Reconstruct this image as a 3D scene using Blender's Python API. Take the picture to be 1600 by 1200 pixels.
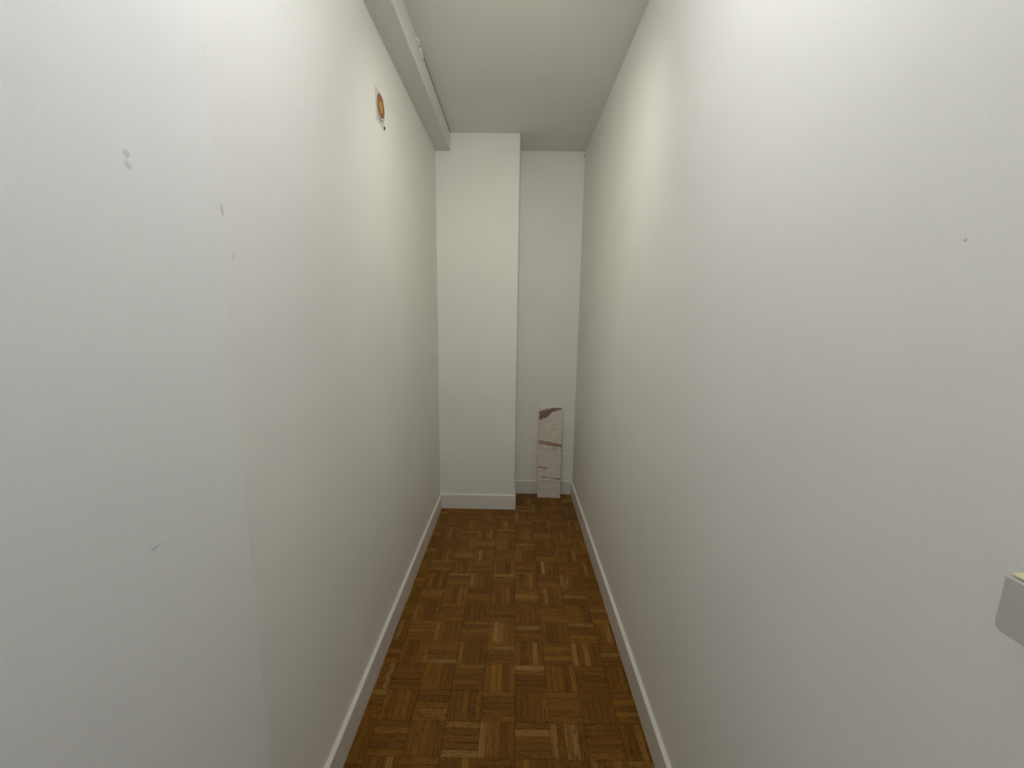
import bpy, bmesh, math, random
from mathutils import Vector, Matrix
random.seed(11)
for o in list(bpy.data.objects): bpy.data.objects.remove(o, do_unlink=True)
scene = bpy.context.scene
C = scene.collection

# ------------------------------------------------------------------ camera
F_PX, PITCH, YAW, ROLL, CAM_H = 646.12, 0.1612, -0.0054, -0.0143, 1.3923
cam_d = bpy.data.cameras.new('camera')
cam = bpy.data.objects.new('camera', cam_d); C.objects.link(cam)
cam_d.sensor_fit = 'HORIZONTAL'; cam_d.sensor_width = 36.0
cam_d.lens = 36.0 * F_PX / 1600.0
cam_d.clip_start = 0.02
f = Vector((0, math.cos(PITCH), -math.sin(PITCH))); r = Vector((1, 0, 0)); d = f.cross(r)
r2 = r * math.cos(ROLL) + d * math.sin(ROLL)
d2 = -r * math.sin(ROLL) + d * math.cos(ROLL)
Rz = Matrix.Rotation(-YAW, 3, 'Z')
r2, d2, f = Rz @ r2, Rz @ d2, Rz @ f
M = Matrix((r2, -d2, -f)).transposed().to_4x4()
M.translation = Vector((0, 0, CAM_H))
cam.matrix_world = M
scene.camera = cam

# ------------------------------------------------------------------ world, exposure, lamp strength
w = bpy.data.worlds.new('world'); scene.world = w; w.use_nodes = True
bg = w.node_tree.nodes['Background']
bg.inputs['Color'].default_value = (0.80, 0.90, 1.0, 1); bg.inputs['Strength'].default_value = 0.36
vs = scene.view_settings
vs.view_transform = 'Standard'; vs.look = 'None'; vs.gamma = 1.0; vs.use_curve_mapping = False
vs.exposure = 0.0
# globe lamp and a spot added to lift the far end, both above the frame
GLOBE_Y, GLOBE_STRENGTH, GLOBE_COLOR = 0.60, 35.0, (0.965, 0.985, 1.03, 1)
SPOT_Y, SPOT_W, SPOT_AIM_Z, SPOT_COLOR = 1.20, 19.5, 1.10, (1.0, 0.965, 0.84)

# ------------------------------------------------------------------ dimensions (metres)
XL, XR = -0.5283, 0.4741          # corridor side walls
XN = -0.5083                      # nearer, thicker stretch of the left wall
YN = 0.7412
SPLAY = math.tan(math.radians(10)) # that stretch opens out towards the entrance
def xn(y): return XN - SPLAY * (YN - y)
YC, YB = 2.8536, 3.1334           # pillar face, back wall
XC = 0.0142                       # pillar right face
H = 2.5447
XBM, ZBM = -0.4318, 2.4362        # ceiling beam
BB_H, BB_T = 0.1063, 0.0139
Y0 = -0.95                        # rear wall (behind the camera)
S = 0.12; GX, GY = 0.0197, 0.7515 # parquet grid

# ------------------------------------------------------------------ helpers
def nodes(mat):
    mat.use_nodes = True
    nt = mat.node_tree; nt.nodes.clear()
    out = nt.nodes.new('ShaderNodeOutputMaterial'); b = nt.nodes.new('ShaderNodeBsdfPrincipled')
    nt.links.new(b.outputs[0], out.inputs[0])
    return nt, b
class N:
    """tiny wrapper for building node maths"""
    def __init__(s, nt): s.nt = nt
    def new(s, t, **k):
        n = s.nt.nodes.new(t)
        for a, v in k.items(): setattr(n, a, v)
        return n
    def put(s, sock, v):
        if hasattr(v, 'is_linked') or isinstance(v, bpy.types.NodeSocket): s.nt.links.new(v, sock)
        else: sock.default_value = v
    def m(s, op, a, b=0.0, c=0.0, clamp=False):
        n = s.new('ShaderNodeMath', operation=op, use_clamp=clamp)
        s.put(n.inputs[0], a); s.put(n.inputs[1], b); s.put(n.inputs[2], c)
        return n.outputs[0]
    def mix(s, fac, a, b):
        n = s.new('ShaderNodeMix', data_type='RGBA')
        s.put(n.inputs['Factor'], fac); s.put(n.inputs['A'], a); s.put(n.inputs['B'], b)
        return n.outputs['Result']
    def step(s, v, lo, hi):
        n = s.new('ShaderNodeMapRange', interpolation_type='SMOOTHSTEP')
        s.put(n.inputs[0], v); n.inputs[1].default_value = lo; n.inputs[2].default_value = hi
        return n.outputs[0]
    def noise(s, vec, scale, detail=2, rough=.5, dist=0.0):
        n = s.new('ShaderNodeTexNoise'); s.put(n.inputs['Vector'], vec)
        n.inputs['Scale'].default_value = scale; n.inputs['Detail'].default_value = detail
        n.inputs['Roughness'].default_value = rough; n.inputs['Distortion'].default_value = dist
        return n.outputs['Fac']
    def vmul(s, v, t):
        n = s.new('ShaderNodeVectorMath', operation='MULTIPLY'); s.put(n.inputs[0], v); n.inputs[1].default_value = t
        return n.outputs[0]
    def vadd(s, v, t):
        n = s.new('ShaderNodeVectorMath', operation='ADD'); s.put(n.inputs[0], v); s.put(n.inputs[1], t)
        return n.outputs[0]

def paint(name, col, rough=.55, marks=(), bump=.4, spec=.3):
    """painted plaster with roller texture; marks = (centre, radii, colour, strength) smudges at fixed places"""
    mat = bpy.data.materials.new(name); nt, b = nodes(mat); g = N(nt)
    co = g.new('ShaderNodeTexCoord').outputs['Object']
    patch = g.noise(co, 2.2, 3)
    c = g.mix(g.step(patch, .3, .7), (*[x * .985 for x in col], 1), (*[min(1, x * 1.015) for x in col], 1))
    for ctr, rad, mc, st in marks:
        v = g.vadd(co, tuple(-x for x in ctr)); v = g.vmul(v, tuple(1 / x for x in rad))
        ln = g.new('ShaderNodeVectorMath', operation='LENGTH'); g.put(ln.inputs[0], v)
        k = g.m('ADD', ln.outputs['Value'], g.m('MULTIPLY', g.m('SUBTRACT', g.noise(co, 160, 3), .5), 1.2))
        c = g.mix(g.m('MULTIPLY', g.step(k, 1.0, .35), st), c, (*mc, 1))
    g.put(b.inputs['Base Color'], c)
    b.inputs['Roughness'].default_value = rough
    b.inputs['Specular IOR Level'].default_value = spec
    bm_ = g.new('ShaderNodeBump'); bm_.inputs['Strength'].default_value = bump; bm_.inputs['Distance'].default_value = .0009
    g.put(bm_.inputs['Height'], g.m('ADD', g.noise(co, 480, 3, .6), g.m('MULTIPLY', g.noise(co, 110, 2), .5)))
    g.put(b.inputs['Normal'], bm_.outputs[0])
    return mat
def plain(name, col, rough=.5, spec=.4, emit=None, noise_amt=.04):
    mat = bpy.data.materials.new(name); nt, b = nodes(mat); g = N(nt)
    co = g.new('ShaderNodeTexCoord').outputs['Object']
    n = g.noise(co, 60, 3)
    c = g.mix(n, (*[x * (1 - noise_amt) for x in col], 1), (*[min(1, x * (1 + noise_amt)) for x in col], 1))
    g.put(b.inputs['Base Color'], c)
    b.inputs['Roughness'].default_value = rough; b.inputs['Specular IOR Level'].default_value = spec
    if emit:
        b.inputs['Emission Color'].default_value = emit[0]; b.inputs['Emission Strength'].default_value = emit[1]
    return mat

def add_box(bm, x0, x1, y0, y1, z0, z1):
    vs_ = [bm.verts.new((x, y, z)) for x in (x0, x1) for y in (y0, y1) for z in (z0, z1)]
    q = lambda *i: bm.faces.new([vs_[k] for k in i])
    q(0, 1, 3, 2); q(4, 6, 7, 5); q(0, 4, 5, 1); q(2, 3, 7, 6); q(0, 2, 6, 4); q(1, 5, 7, 3)
def add_prism(bm, pts, axis, a, b):
    """extrude a 2-D outline along axis ('x','y','z') from a to b"""
    def P(u, v, t): return {'x': (t, u, v), 'y': (u, t, v), 'z': (u, v, t)}[axis]
    A = [bm.verts.new(P(u, v, a)) for u, v in pts]; B = [bm.verts.new(P(u, v, b)) for u, v in pts]
    bm.faces.new(A); bm.faces.new(B[::-1]); n = len(pts)
    for i in range(n): bm.faces.new((A[i], B[i], B[(i + 1) % n], A[(i + 1) % n]))
def bevel(bm, w_, seg=2, sel=None):
    bmesh.ops.bevel(bm, geom=[e for e in bm.edges if sel is None or sel(e)], offset=w_, segments=seg, affect='EDGES', profile=.5)
def obj(name, bm, mat, parent=None, smooth=False, loc=None):
    bmesh.ops.recalc_face_normals(bm, faces=bm.faces)
    me = bpy.data.meshes.new(name); bm.to_mesh(me); bm.free()
    me.materials.append(mat)
    if smooth:
        for p in me.polygons: p.use_smooth = True
    o = bpy.data.objects.new(name, me); C.objects.link(o)
    if parent: o.parent = parent
    if loc: o.location = loc
    return o
def tag(o, label, cat, kind=None, group=None):
    o['label'] = label; o['category'] = cat
    if kind: o['kind'] = kind
    if group: o['group'] = group
    return o
def box_obj(name, mat, dims, bev=0, parent=None, seg=2):
    bm = bmesh.new(); add_box(bm, *dims)
    if bev: bevel(bm, bev, seg)
    return obj(name, bm, mat, parent, smooth=False)

# ------------------------------------------------------------------ materials
PAINT = (0.885, 0.873, 0.817)
SM = (0.42, 0.41, 0.39)
m_left = paint('wall_paint_left', PAINT, marks=[
    ((XL, .778, 1.574), (.02, .006, .013), (.5, .47, .36), .5), ((XL, .796, 1.496), (.02, .005, .009), (.5, .47, .36), .3),
    ((XL, 1.263, .658), (.02, .006, .006), SM, .6), ((XL, 1.094, 1.194), (.02, .010, .010), (.9, .89, .85), .6),
    ((XL, 1.096, 1.894), (.02, .005, .011), (.95, .95, .92), .8)])
m_near = paint('wall_paint_near', (0.865, 0.862, 0.838), marks=[
    ((xn(.6015), .6015, 1.604), (.02, .006, .007), SM, .38), ((xn(.6025), .6025, 1.589), (.02, .007, .008), SM, .30),
    ((xn(.570), .570, 1.0395), (.02, .006, .004), SM, .40), ((xn(.5770), .5770, 1.0415), (.02, .009, .003), SM, .38)])
m_right = paint('wall_paint_right', PAINT, marks=[((XR, .459, 1.479), (.02, .003, .003), SM, .6)])
m_back = paint('wall_paint_back', PAINT, marks=[((XR - .003, YB, H - .028), (.008, .02, .012), (.2, .19, .17), .7)])
m_ceil = paint('ceiling_paint', (0.86, 0.85, 0.80), rough=.8, bump=.4, spec=.1)
m_beam = paint('beam_paint', (0.78, 0.765, 0.71), rough=.6, bump=.3)
m_base = paint('baseboard_gloss', (0.82, 0.79, 0.715), rough=.35, bump=.08, spec=.5)
m_plast = paint('rough_plaster', (0.80, 0.78, 0.73), rough=.9, bump=.9)
m_sub = plain('dark_parquet_glue', (.035, .02, .008), .9, .1)

def parquet_mat():
    mat = bpy.data.materials.new('oak_parquet'); nt, b = nodes(mat); g = N(nt)
    co = g.new('ShaderNodeTexCoord').outputs['Object']
    at = g.new('ShaderNodeAttribute', attribute_name='strip_seed').outputs['Fac']
    oi = g.new('ShaderNodeObjectInfo').outputs['Random']
    seed = g.m('FRACT', g.m('ADD', at, oi))
    seed2 = g.m('FRACT', g.m('MULTIPLY', seed, 17.31))
    off = g.new('ShaderNodeCombineXYZ')
    g.put(off.inputs[0], g.m('MULTIPLY', seed, 37.0)); g.put(off.inputs[1], g.m('MULTIPLY', seed2, 53.0)); g.put(off.inputs[2], g.m('MULTIPLY', seed, 11.0))
    v = g.vadd(co, off.outputs[0])
    # strips run along their own local X
    fine = g.noise(g.vmul(v, (16, 300, 40)), 1.0, 5, .7, .4)
    fig = g.noise(g.vmul(v, (13, 75, 20)), 1.0, 2, .5, 1.0)
    band = g.m('SINE', g.m('MULTIPLY', fig, 46.0))
    ramp = g.new('ShaderNodeValToRGB'); e = ramp.color_ramp.elements
    e[0].position = 0; e[0].color = (0.1711, 0.0665, 0.0048, 1); e[1].position = 1; e[1].color = (0.3500, 0.1950, 0.0600, 1)
    for p, c in ((.35, (0.2100, 0.0857, 0.0067, 1)), (.72, (0.2502, 0.1049, 0.0092, 1)), (.88, (0.3009, 0.1351, 0.0141, 1))):
        q = e.new(p); q.color = c
    g.put(ramp.inputs[0], seed)
    c = g.mix(g.m('MULTIPLY', g.step(fine, .50, .30), .75), ramp.outputs[0], (0.0590, 0.0192, 0.0012, 1))
    c = g.mix(g.m('MULTIPLY', g.step(band, .35, .9), g.m('MULTIPLY', g.step(seed2, .05, .6), .85)), c, (0.0708, 0.0242, 0.0015, 1))
    c = g.mix(g.m('MULTIPLY', g.step(fine, .52, .72), .45), c, (0.4012, 0.1915, 0.0249, 1))
    g.put(b.inputs['Base Color'], c)
    b.inputs['Roughness'].default_value = .45; b.inputs['Specular IOR Level'].default_value = .22
    bp = g.new('ShaderNodeBump'); bp.inputs['Strength'].default_value = .2; bp.inputs['Distance'].default_value = .0006
    g.put(bp.inputs['Height'], fine); g.put(b.inputs['Normal'], bp.outputs[0])
    return mat
m_oak = parquet_mat()

# ------------------------------------------------------------------ the setting
T = .12
def walled(name, mat, dims, label, bev=0, sel=None):
    bm = bmesh.new(); add_box(bm, *dims)
    if bev: bevel(bm, bev, 3, sel)
    return tag(obj(name, bm, mat), label, 'wall', 'structure')
walled('wall_left', m_left, (XL - T, XL, YN, YB, -.06, H), 'long off white painted left wall of the corridor')
bm = bmesh.new()
add_prism(bm, [(XN, YN), (XN - T - .02, YN), (xn(Y0) - T, Y0), (xn(Y0), Y0)], 'z', 0, H)
bevel(bm, .002, 2, lambda e: all(abs(v.co.x - XN) < 1e-4 and abs(v.co.y - YN) < 1e-4 for v in e.verts))
tag(obj('wall_left_front', bm, m_near), 'cool white splayed stretch of left wall with a vertical edge', 'wall', 'structure')
walled('wall_right', m_right, (XR, XR + T, Y0, YB, -.06, H), 'long blank off white painted right wall of the corridor')
walled('wall_back', m_back, (XL - T, XR + T, YB, YB + T, -.06, H), 'narrow off white end wall beside the pillar')
walled('wall_pillar', m_back, (XL, XC, YC, YB, 0, H), 'boxed off white pillar at the end of the corridor',
       .002, lambda e: abs(e.verts[0].co.x - XC) < 1e-4 and abs(e.verts[1].co.x - XC) < 1e-4 and abs(e.verts[0].co.y - YC) < 1e-4 and abs(e.verts[1].co.y - YC) < 1e-4)
# rear wall with an open doorway to a daylit space (behind the camera)
bm = bmesh.new()
DX0, DX1, DH = -.56, .36, 2.05
add_box(bm, xn(Y0) - T, DX0, Y0 - T, Y0, 0, H); add_box(bm, DX1, XR + T, Y0 - T, Y0, 0, H); add_box(bm, DX0, DX1, Y0 - T, Y0, DH, H)
tag(obj('wall_rear', bm, m_right), 'off white rear wall with an open doorway', 'wall', 'structure')
ceil = box_obj('ceiling', m_ceil, (xn(Y0) - T, XR + T, Y0 - T, YB + T, H, H + .1))
tag(ceil, 'flat off white painted ceiling', 'ceiling', 'structure')

# ceiling beam along the left wall, with the crack under the ceiling and a crust of filler
GAP = .006
bm = bmesh.new()
yc0 = 2.005
add_prism(bm, [(XL, ZBM), (XBM, ZBM), (XBM, H - GAP), (XL, H - GAP)], 'y', YN, YC)
bevel(bm, .0025, 2, lambda e: all(abs(v.co.x - XBM) < 1e-4 and abs(v.co.z - ZBM) < 1e-4 for v in e.verts))
beam = tag(obj('ceiling_beam', bm, m_beam), 'boxed off white ceiling beam running above the left wall', 'beam', 'structure')
bm = bmesh.new(); add_box(bm, XL, XBM, YN, 1.97, H - GAP, H)
obj('joint_filler', bm, m_beam, beam)
bm = bmesh.new(); add_box(bm, XL, XBM - .0004, 1.97, YC, H - GAP, H - .0002)  # solid dark strip in the gap, its colour standing for the crack's shade
obj('joint_shade', bm, plain('crack_shade', (.06, .055, .045), .95, .1), beam)['label'] = 'dark strip painting the shade in the crack between beam and ceiling'
def crust(name, y0, y1, z0, z1, n, seed, parent):
    """lumpy smear of filler on the beam face"""
    rnd = random.Random(seed); bm = bmesh.new()
    for k in range(n):
        y = rnd.uniform(y0, y1); z = rnd.uniform(z0, z1); rr = rnd.uniform(.006, .015)
        mt = Matrix.Translation((XBM + .001, y, min(z, H - .003))) @ Matrix.Rotation(rnd.uniform(-.6, .6), 4, 'X') @ Matrix.Diagonal((rnd.uniform(.25, .55), rnd.uniform(.9, 1.8), rnd.uniform(.5, 1), 1))
        g_ = bmesh.ops.create_icosphere(bm, subdivisions=2, radius=rr, matrix=mt)
        for v in g_['verts']: v.co += Vector((rnd.uniform(-1, 1), rnd.uniform(-1, 1), rnd.uniform(-1, 1))) * rr * .10
    return obj(name, bm, m_plast, parent, True)
cr = crust('filler_crust', 1.945, 2.045, 2.515, 2.543, 26, 4, beam); cr['label'] = 'lumpy dried filler on the beam edge'
m_hole = plain('dark_hole', (.02, .018, .015), .9, .1)
bm = bmesh.new()
for y, z in ((1.962, 2.538), (1.972, 2.526)):
    bmesh.ops.create_icosphere(bm, subdivisions=1, radius=.003, matrix=Matrix.Translation((XBM + .0045, y, z)) @ Matrix.Diagonal((.8, 1, 1.1, 1)))
obj('chip_hole', bm, m_hole, beam)

# baseboards: board with softened top front edge
def baseboard(name, pts, axis, a, b, label):
    bm = bmesh.new(); add_prism(bm, pts, axis, a, b)
    return tag(obj(name, bm, m_base), label, 'baseboard', 'structure')
def prof(x, s, t=BB_T, h=BB_H):  # outline on wall face x, growing in direction s
    return [(x, 0), (x + s * t, 0), (x + s * t, h - .003), (x + s * (t - .0012), h - .0008), (x + s * (t - .004), h), (x, h + .0005)]
baseboard('baseboard_left', prof(XL, 1), 'y', YN + .002, YC, 'white painted skirting board along the left wall')
baseboard('baseboard_left_front', [(XN, YN - .003), (XN + BB_T, YN - .003), (xn(Y0) + BB_T, Y0), (xn(Y0), Y0)], 'z', 0, BB_H, 'white painted skirting board below the thicker left wall')
baseboard('baseboard_right', prof(XR, -1), 'y', Y0, YB, 'white painted skirting board along the right wall')
baseboard('baseboard_pillar', prof(YC, -1), 'x', XL + BB_T, XC + .008, 'white painted skirting board across the pillar front')
baseboard('baseboard_pillar_side', prof(XC, 1, .008), 'y', YC, YB - BB_T, 'white painted skirting board on the pillar side')
baseboard('baseboard_back', prof(YB, -1), 'x', XC, XR - BB_T, 'white painted skirting board below the end wall')

# floor: glue bed, then mosaic parquet of five-strip squares laid in basket weave
floor = box_obj('floor', m_sub, (xn(Y0) - T, XR + T, Y0 - T, YB + T, -.06, -.008))
tag(floor, 'brown oak mosaic parquet floor in basket weave', 'floor', 'structure')
def strip_into(bm, x0, x1, y0, y1, zt, seed, lay):
    c = .0009; g_ = .0003
    x0 += g_; x1 -= g_; y0 += g_; y1 -= g_
    lo = [bm.verts.new((x, y, -.008)) for x, y in ((x0, y0), (x1, y0), (x1, y1), (x0, y1))]
    mi = [bm.verts.new((x, y, zt - c)) for x, y in ((x0, y0), (x1, y0), (x1, y1), (x0, y1))]
    to = [bm.verts.new((x, y, zt)) for x, y in ((x0 + c, y0 + c), (x1 - c, y0 + c), (x1 - c, y1 - c), (x0 + c, y1 - c))]
    fs = [bm.faces.new(to)]
    for i in range(4):
        j = (i + 1) % 4
        fs.append(bm.faces.new((lo[i], lo[j], mi[j], mi[i]))); fs.append(bm.faces.new((mi[i], mi[j], to[j], to[i])))
    for f_ in fs: f_[lay] = seed
cache = {}
def strip_obj(cx, cy, lx, ly, rot, zt):
    key = ('s', round(lx, 4), round(ly, 4))
    if key not in cache:
        bm = bmesh.new(); lay = bm.faces.layers.float.new('strip_seed')
        strip_into(bm, -lx / 2, lx / 2, -ly / 2, ly / 2, 0, 0.0, lay)
        me = bpy.data.meshes.new('parquet_strip'); bm.to_mesh(me); bm.free(); me.materials.append(m_oak); cache[key] = me
    o = bpy.data.objects.new('parquet_strip', cache[key]); C.objects.link(o)
    o.parent = floor; o.location = (cx, cy, zt); o.rotation_euler = (0, 0, rot)
def square_obj(cx, cy, rects, rot, key0):
    key = ('q', key0, random.randrange(6))
    if key not in cache:
        bm = bmesh.new(); lay = bm.faces.layers.float.new('strip_seed')
        for (a, b_, c_, d_) in rects: strip_into(bm, a, b_, c_, d_, random.uniform(-.0003, .0002), random.random(), lay)
        me = bpy.data.meshes.new('parquet_square'); bm.to_mesh(me); bm.free(); me.materials.append(m_oak); cache[key] = me
    o = bpy.data.objects.new('parquet_square', cache[key]); C.objects.link(o)
    o.parent = floor; o.location = (cx, cy, 0); o.rotation_euler = (0, 0, rot)
SW = S / 5
FX0, FX1, FY0, FY1 = XL + .002, XR - .002, Y0 - T, YB - .002
jmin = math.floor((FY0 - GY) / S); jmax = math.ceil((FY1 - GY) / S)
imin = math.floor((xn(Y0) - GX) / S); imax = math.ceil((FX1 - GX) / S)
n_strip = 0
for j in range(jmin, jmax):
    for i in range(imin, imax):
        fx0 = FX0 if GY + j * S > YN - .001 else xn(Y0)
        X0, X1 = max(GX + i * S, fx0), min(GX + (i + 1) * S, FX1)
        if X1 - X0 < .003: continue
        Y0_, Y1_ = max(GY + j * S, FY0), min(GY + (j + 1) * S, FY1)
        if j > 17 and X1 < XC: continue                # below the pillar
        along_x = (i + j) % 2 == 1
        rects = []
        for k in range(5):
            if along_x: q = (X0, X1, max(GY + j * S + k * SW, Y0_), min(GY + j * S + (k + 1) * SW, Y1_))
            else: q = (max(GX + i * S + k * SW, X0), min(GX + i * S + (k + 1) * SW, X1), Y0_, Y1_)
            if q[1] - q[0] > .003 and q[3] - q[2] > .003: rects.append(q)
        if not rects: continue
        near = 2 <= j and n_strip + len(rects) <= 300
        if near:
            for (a, b_, c_, d_) in rects:
                n_strip += 1
                cx, cy = (a + b_) / 2, (c_ + d_) / 2; zt = random.uniform(-.0003, .0002)
                fl = math.pi * random.randrange(2)
                if along_x: strip_obj(cx, cy, b_ - a, d_ - c_, fl, zt)
                else: strip_obj(cx, cy, d_ - c_, b_ - a, math.pi / 2 + fl, zt)
        else:
            cx, cy = (X0 + X1) / 2, (Y0_ + Y1_) / 2
            if along_x: loc = [(a - cx, b_ - cx, c_ - cy, d_ - cy) for a, b_, c_, d_ in rects]; rot = 0
            else: loc = [(c_ - cy, d_ - cy, cx - b_, cx - a) for a, b_, c_, d_ in rects]; rot = math.pi / 2
            square_obj(cx, cy, loc, rot, (round(X1 - X0, 4), round(Y1_ - Y0_, 4), along_x))

# ------------------------------------------------------------------ ceiling lamp and added fill spot (above the frame)
m_lw = plain('lamp_white', (.8, .8, .78))
# opal globe lamp
lamp = bpy.data.objects.new('globe_lamp', None); C.objects.link(lamp); lamp.location = (-.02, GLOBE_Y, H)
tag(lamp, 'opal glass globe lamp on a short white ceiling rose', 'lamp')
bm = bmesh.new(); bmesh.ops.create_cone(bm, cap_ends=True, segments=32, radius1=.032, radius2=.045, depth=.06, matrix=Matrix.Translation((0, 0, -.03)))
obj('ceiling_rose', bm, m_lw, lamp)
bm = bmesh.new(); bmesh.ops.create_uvsphere(bm, u_segments=40, v_segments=24, radius=.09, matrix=Matrix.Translation((0, 0, -.1447)))
obj('glass_globe', bm, plain('globe_glow', (.8, .8, .78), emit=(GLOBE_COLOR, GLOBE_STRENGTH)), lamp, True)
# unseen spot fixture, added to brighten the end of the corridor
lamp = bpy.data.objects.new('fill_spot', None); C.objects.link(lamp); lamp.location = (-.02, SPOT_Y, H)
tag(lamp, 'small white spot lamp added out of view to brighten the pillar end', 'lamp')
bm = bmesh.new(); bmesh.ops.create_cone(bm, cap_ends=True, segments=32, radius1=.035, radius2=.035, depth=.012, matrix=Matrix.Translation((0, -.06, -.006)))
obj('lamp_base', bm, m_lw, lamp)
bm = bmesh.new(); bmesh.ops.create_cone(bm, cap_ends=True, segments=16, radius1=.006, radius2=.006, depth=.07, matrix=Matrix.Translation((0, -.06, -.045)))
obj('arm', bm, m_lw, lamp)
aim = (Vector((0, 2.9, SPOT_AIM_Z)) - Vector((0, SPOT_Y, 2.45))).normalized()
q = aim.to_track_quat('Z', 'Y').to_matrix().to_4x4()
bm = bmesh.new(); segs = 28
ring = lambda rr_, z: [bm.verts.new((rr_ * math.cos(2 * math.pi * k / segs), rr_ * math.sin(2 * math.pi * k / segs), z)) for k in range(segs)]
rs = [ring(.018, -.075), ring(.030, -.060), ring(.033, -.004), ring(.030, -.004), ring(.020, -.050)]
for r0, r1 in zip(rs, rs[1:]):
    for k in range(segs): bm.faces.new((r0[k], r0[(k + 1) % segs], r1[(k + 1) % segs], r1[k]))
bm.faces.new(rs[0]); bm.faces.new(rs[-1])
bm.transform(Matrix.Translation((0, 0, 2.45 - H)) @ q)
obj('housing', bm, m_lw, lamp)
ld = bpy.data.lights.new('fill_light', 'SPOT'); ld.energy = SPOT_W; ld.spot_size = math.radians(120); ld.spot_blend = 1.0
ld.shadow_soft_size = .03; ld.color = SPOT_COLOR
lo = bpy.data.objects.new('fill_light', ld); C.objects.link(lo); lo.parent = lamp
lo.location = (0, 0, 2.45 - H); lo.rotation_euler = aim.to_track_quat('-Z', 'Y').to_euler()

# ------------------------------------------------------------------ marble-look board leaning on the end wall
def marble_mat(Wd, L):
    mat = bpy.data.materials.new('veined_marble'); nt, b = nodes(mat); g = N(nt)
    co = g.new('ShaderNodeTexCoord').outputs['Object']
    sp = g.new('ShaderNodeSeparateXYZ'); g.put(sp.inputs[0], co)
    u = g.m('ADD', g.m('DIVIDE', sp.outputs[0], Wd), .5)            # 0 left .. 1 right
    v = g.m('DIVIDE', sp.outputs[2], L)                             # 0 foot .. 1 top
    wob = g.m('MULTIPLY', g.m('SUBTRACT', g.noise(co, 26, 4, .6), .5), .034)
    wob2 = g.m('MULTIPLY', g.m('SUBTRACT', g.noise(g.vadd(co, (3, 1, 5)), 90, 3, .6), .5), .016)
    vw = g.m('ADD', g.m('ADD', v, wob), wob2)
    col = g.mix(g.step(g.noise(g.vmul(co, (1, 1, 2.5)), 16, 4), .35, .7), (.72, .63, .545, 1), (.80, .73, .655, 1))
    def vein(c, v0, v1, th, colr, st, u0=-.1, u1=1.1, soft=.6):
        t = g.m('ABSOLUTE', g.m('SUBTRACT', vw, g.m('ADD', v0, g.m('MULTIPLY', u, v1 - v0))))
        k = g.step(t, th, th * (1 - soft))
        k = g.m('MULTIPLY', k, g.m('MULTIPLY', g.step(u, u0 - .06, u0 + .06), g.step(u, u1 + .06, u1 - .06)))
        return g.mix(g.m('MULTIPLY', k, st), c, (*colr, 1))
    RED, DK, GR = (.30, .135, .075), (.15, .10, .075), (.38, .31, .25)
    # big brown corner patch: between a curved lower edge and a rising upper edge
    low = g.m('ADD', .860, g.m('ADD', g.m('MULTIPLY', u, .088), g.m('MULTIPLY', g.step(u, .28, .62), .044)))
    upp = g.m('ADD', .958, g.m('MULTIPLY', u, .085))
    kk = g.m('MULTIPLY', g.step(g.m('SUBTRACT', vw, low), -.004, .008), g.step(g.m('SUBTRACT', upp, vw), -.006, .006))
    mott = g.mix(g.step(g.noise(co, 60, 4), .36, .64), (.125, .068, .048, 1), (.33, .21, .165, 1))
    col = g.mix(g.m('MULTIPLY', kk, .93), col, mott)
    col = vein(col, .628, .588, .024, (.50, .33, .22), .6)
    col = vein(col, .638, .590, .009, RED, .9); col = vein(col, .610, .577, .010, RED, .85)
    col = vein(col, .558, .556, .007, RED, .7, .62, .80); col = vein(col, .55, .530, .009, RED, .8, .92, 1.1)
    col = vein(col, .545, .540, .012, GR, .25, .05, .85)
    col = vein(col, .376, .373, .008, RED, .75, .90, 1.1)
    col = vein(col, .345, .318, .010, RED, .9, -.1, .40); col = vein(col, .31, .307, .008, RED, .6, .22, .34)
    col = vein(col, .240, .212, .010, DK, .8, .18, .36); col = vein(col, .240, .212, .006, DK, .4, .3, .75); col = vein(col, .240, .212, .010, DK, .85, .75, 1.0)
    col = vein(col, .195, .178, .005, GR, .6, .05, .95); col = vein(col, .165, .160, .006, GR, .5, .0, .25); col = vein(col, .092, .098, .010, GR, .35, .1, .9)
    col = vein(col, .76, .755, .006, GR, .2, .4, .8)
    g.put(b.inputs['Base Color'], col); b.inputs['Roughness'].default_value = .38; b.inputs['Specular IOR Level'].default_value = .4
    return mat
PW, PL, PT = .179, .706, .014
bm = bmesh.new(); rr = .015
pts = [(-PW / 2, 0), (PW / 2, 0)]
for cx, a0 in ((PW / 2 - rr, 0), (-PW / 2 + rr, 90)):
    for k in range(7):
        a = math.radians(a0 + k * 15); pts.append((cx + rr * math.cos(a), PL - rr + rr * math.sin(a)))
add_prism(bm, pts, 'y', 0, PT); bevel(bm, .0015, 2)
board = obj('marble_board', bm, marble_mat(PW, PL), None)
lean = math.asin((YB - .001 - PT - 3.047) / PL)
board.location = (.282, 3.047, .0003); board.rotation_euler = (-lean, .006, -.02)
tag(board, 'narrow pale marble board with brown veins leaning on the end wall', 'board')

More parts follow.
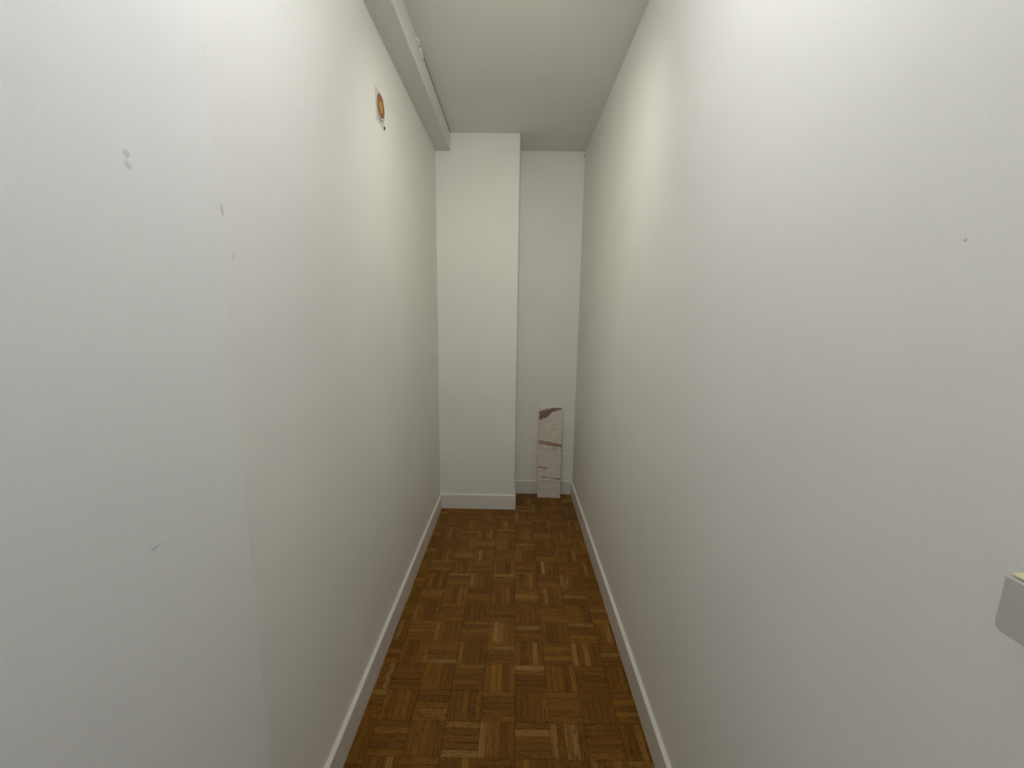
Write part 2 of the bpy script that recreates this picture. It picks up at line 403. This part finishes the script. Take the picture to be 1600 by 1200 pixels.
# ------------------------------------------------------------------ square plate with an orange disc on the left wall
pl = bpy.data.objects.new('wall_plate', None); C.objects.link(pl); pl.location = (XL, 1.717, 2.169)
tag(pl, 'small square plate with orange disc and yellow centre, high on left wall', 'wall plate')
m_pl = plain('plate_grey', (.66, .65, .60), .5); m_wh = plain('plate_white', (.84, .82, .78), .5)
m_or = plain('disc_orange', (.36, .125, .045), .5); m_ye = plain('disc_yellow', (.55, .34, .10), .5)
m_do = plain('disc_dark_orange', (.27, .085, .035), .5); m_rim = plain('rim_grey', (.40, .40, .37), .5); m_bk = plain('black_plastic', (.02, .018, .016), .6)
bm = bmesh.new(); add_box(bm, 0, .0012, -.050, .050, -.057, .057); bevel(bm, .0005, 1); obj('back_plate', bm, m_pl, pl)
def disc(name, rad, x0, x1, dy, dz, mat, parent, inner=None, seg=48):
    bm = bmesh.new()
    A = lambda rr_, x: [bm.verts.new((x, dy + rr_ * math.cos(2 * math.pi * k / seg), dz + rr_ * math.sin(2 * math.pi * k / seg))) for k in range(seg)]
    o0, o1 = A(rad, x0), A(rad, x1)
    if inner:
        i0, i1 = A(inner, x0), A(inner, x1)
        for k in range(seg):
            n = (k + 1) % seg
            for q in ((o0[k], o0[n], o1[n], o1[k]), (i1[k], i1[n], i0[n], i0[k]), (o1[k], o1[n], i1[n], i1[k]), (o0[n], o0[k], i0[k], i0[n])): bm.faces.new(q)
    else:
        bm.faces.new(o0); bm.faces.new(o1)
        for k in range(seg): n = (k + 1) % seg; bm.faces.new((o0[k], o0[n], o1[n], o1[k]))
    return obj(name, bm, mat, parent)
disc('rim', .0465, .0012, .0042, .004, .004, m_rim, pl, .0430)
disc('white_disc', .0430, .0012, .0026, .004, .004, m_wh, pl)
od = disc('orange_disc', .0395, .0026, .0040, .0068, .0074, m_or, pl); od['label'] = 'orange disc'
tk = disc('dotted_ring', .0245, .0040, .0044, .0062, .0058, m_do, pl, .0215)
yd = disc('yellow_centre', .0215, .0040, .0048, .0062, .0058, m_ye, pl); yd['label'] = 'yellow centre'
bm = bmesh.new(); bmesh.ops.create_uvsphere(bm, u_segments=16, v_segments=10, radius=.0055, matrix=Matrix.Translation((.002, .0475, -.0515)) @ Matrix.Diagonal((.6, .75, 1.3, 1)))
obj('corner_peg', bm, m_bk, pl, True)['label'] = 'tiny black peg at the plate corner'

# ------------------------------------------------------------------ surface-mounted box on the right wall near the camera
sb = bpy.data.objects.new('wall_box', None); C.objects.link(sb); sb.location = (XR, .343, 1.117)
tag(sb, 'small pale grey box with cream lid fixed to the right wall', 'box')
m_sw = plain('box_white', (.56, .55, .51), .45); m_cr = plain('box_cream', (.78, .69, .46), .4)
DP, LN, HT, R_ = .030, .085, .0525, .0055
pts = [(0, HT), (-LN, HT)]
for cy_, cz_, a0 in ((-LN + R_, R_, 180), (-R_, R_, 270)):
    for k in range(7):
        a = math.radians(a0 + k * 15); pts.append((cy_ + R_ * math.cos(a), cz_ + R_ * math.sin(a)))
bm = bmesh.new(); add_prism(bm, pts, 'x', -DP, 0); bevel(bm, .001, 2, lambda e: all(abs(v.co.x + DP) < 1e-5 for v in e.verts))
obj('body', bm, m_sw, sb)
bm = bmesh.new(); add_box(bm, -DP + .0032, -.0005, -LN + .002, -.0012, HT + .0012, HT + .0036); bevel(bm, .0008, 2)
add_box(bm, -DP + .005, -.002, -LN + .004, -.003, HT, HT + .0014)
obj('lid', bm, m_cr, sb)['label'] = 'cream lid'
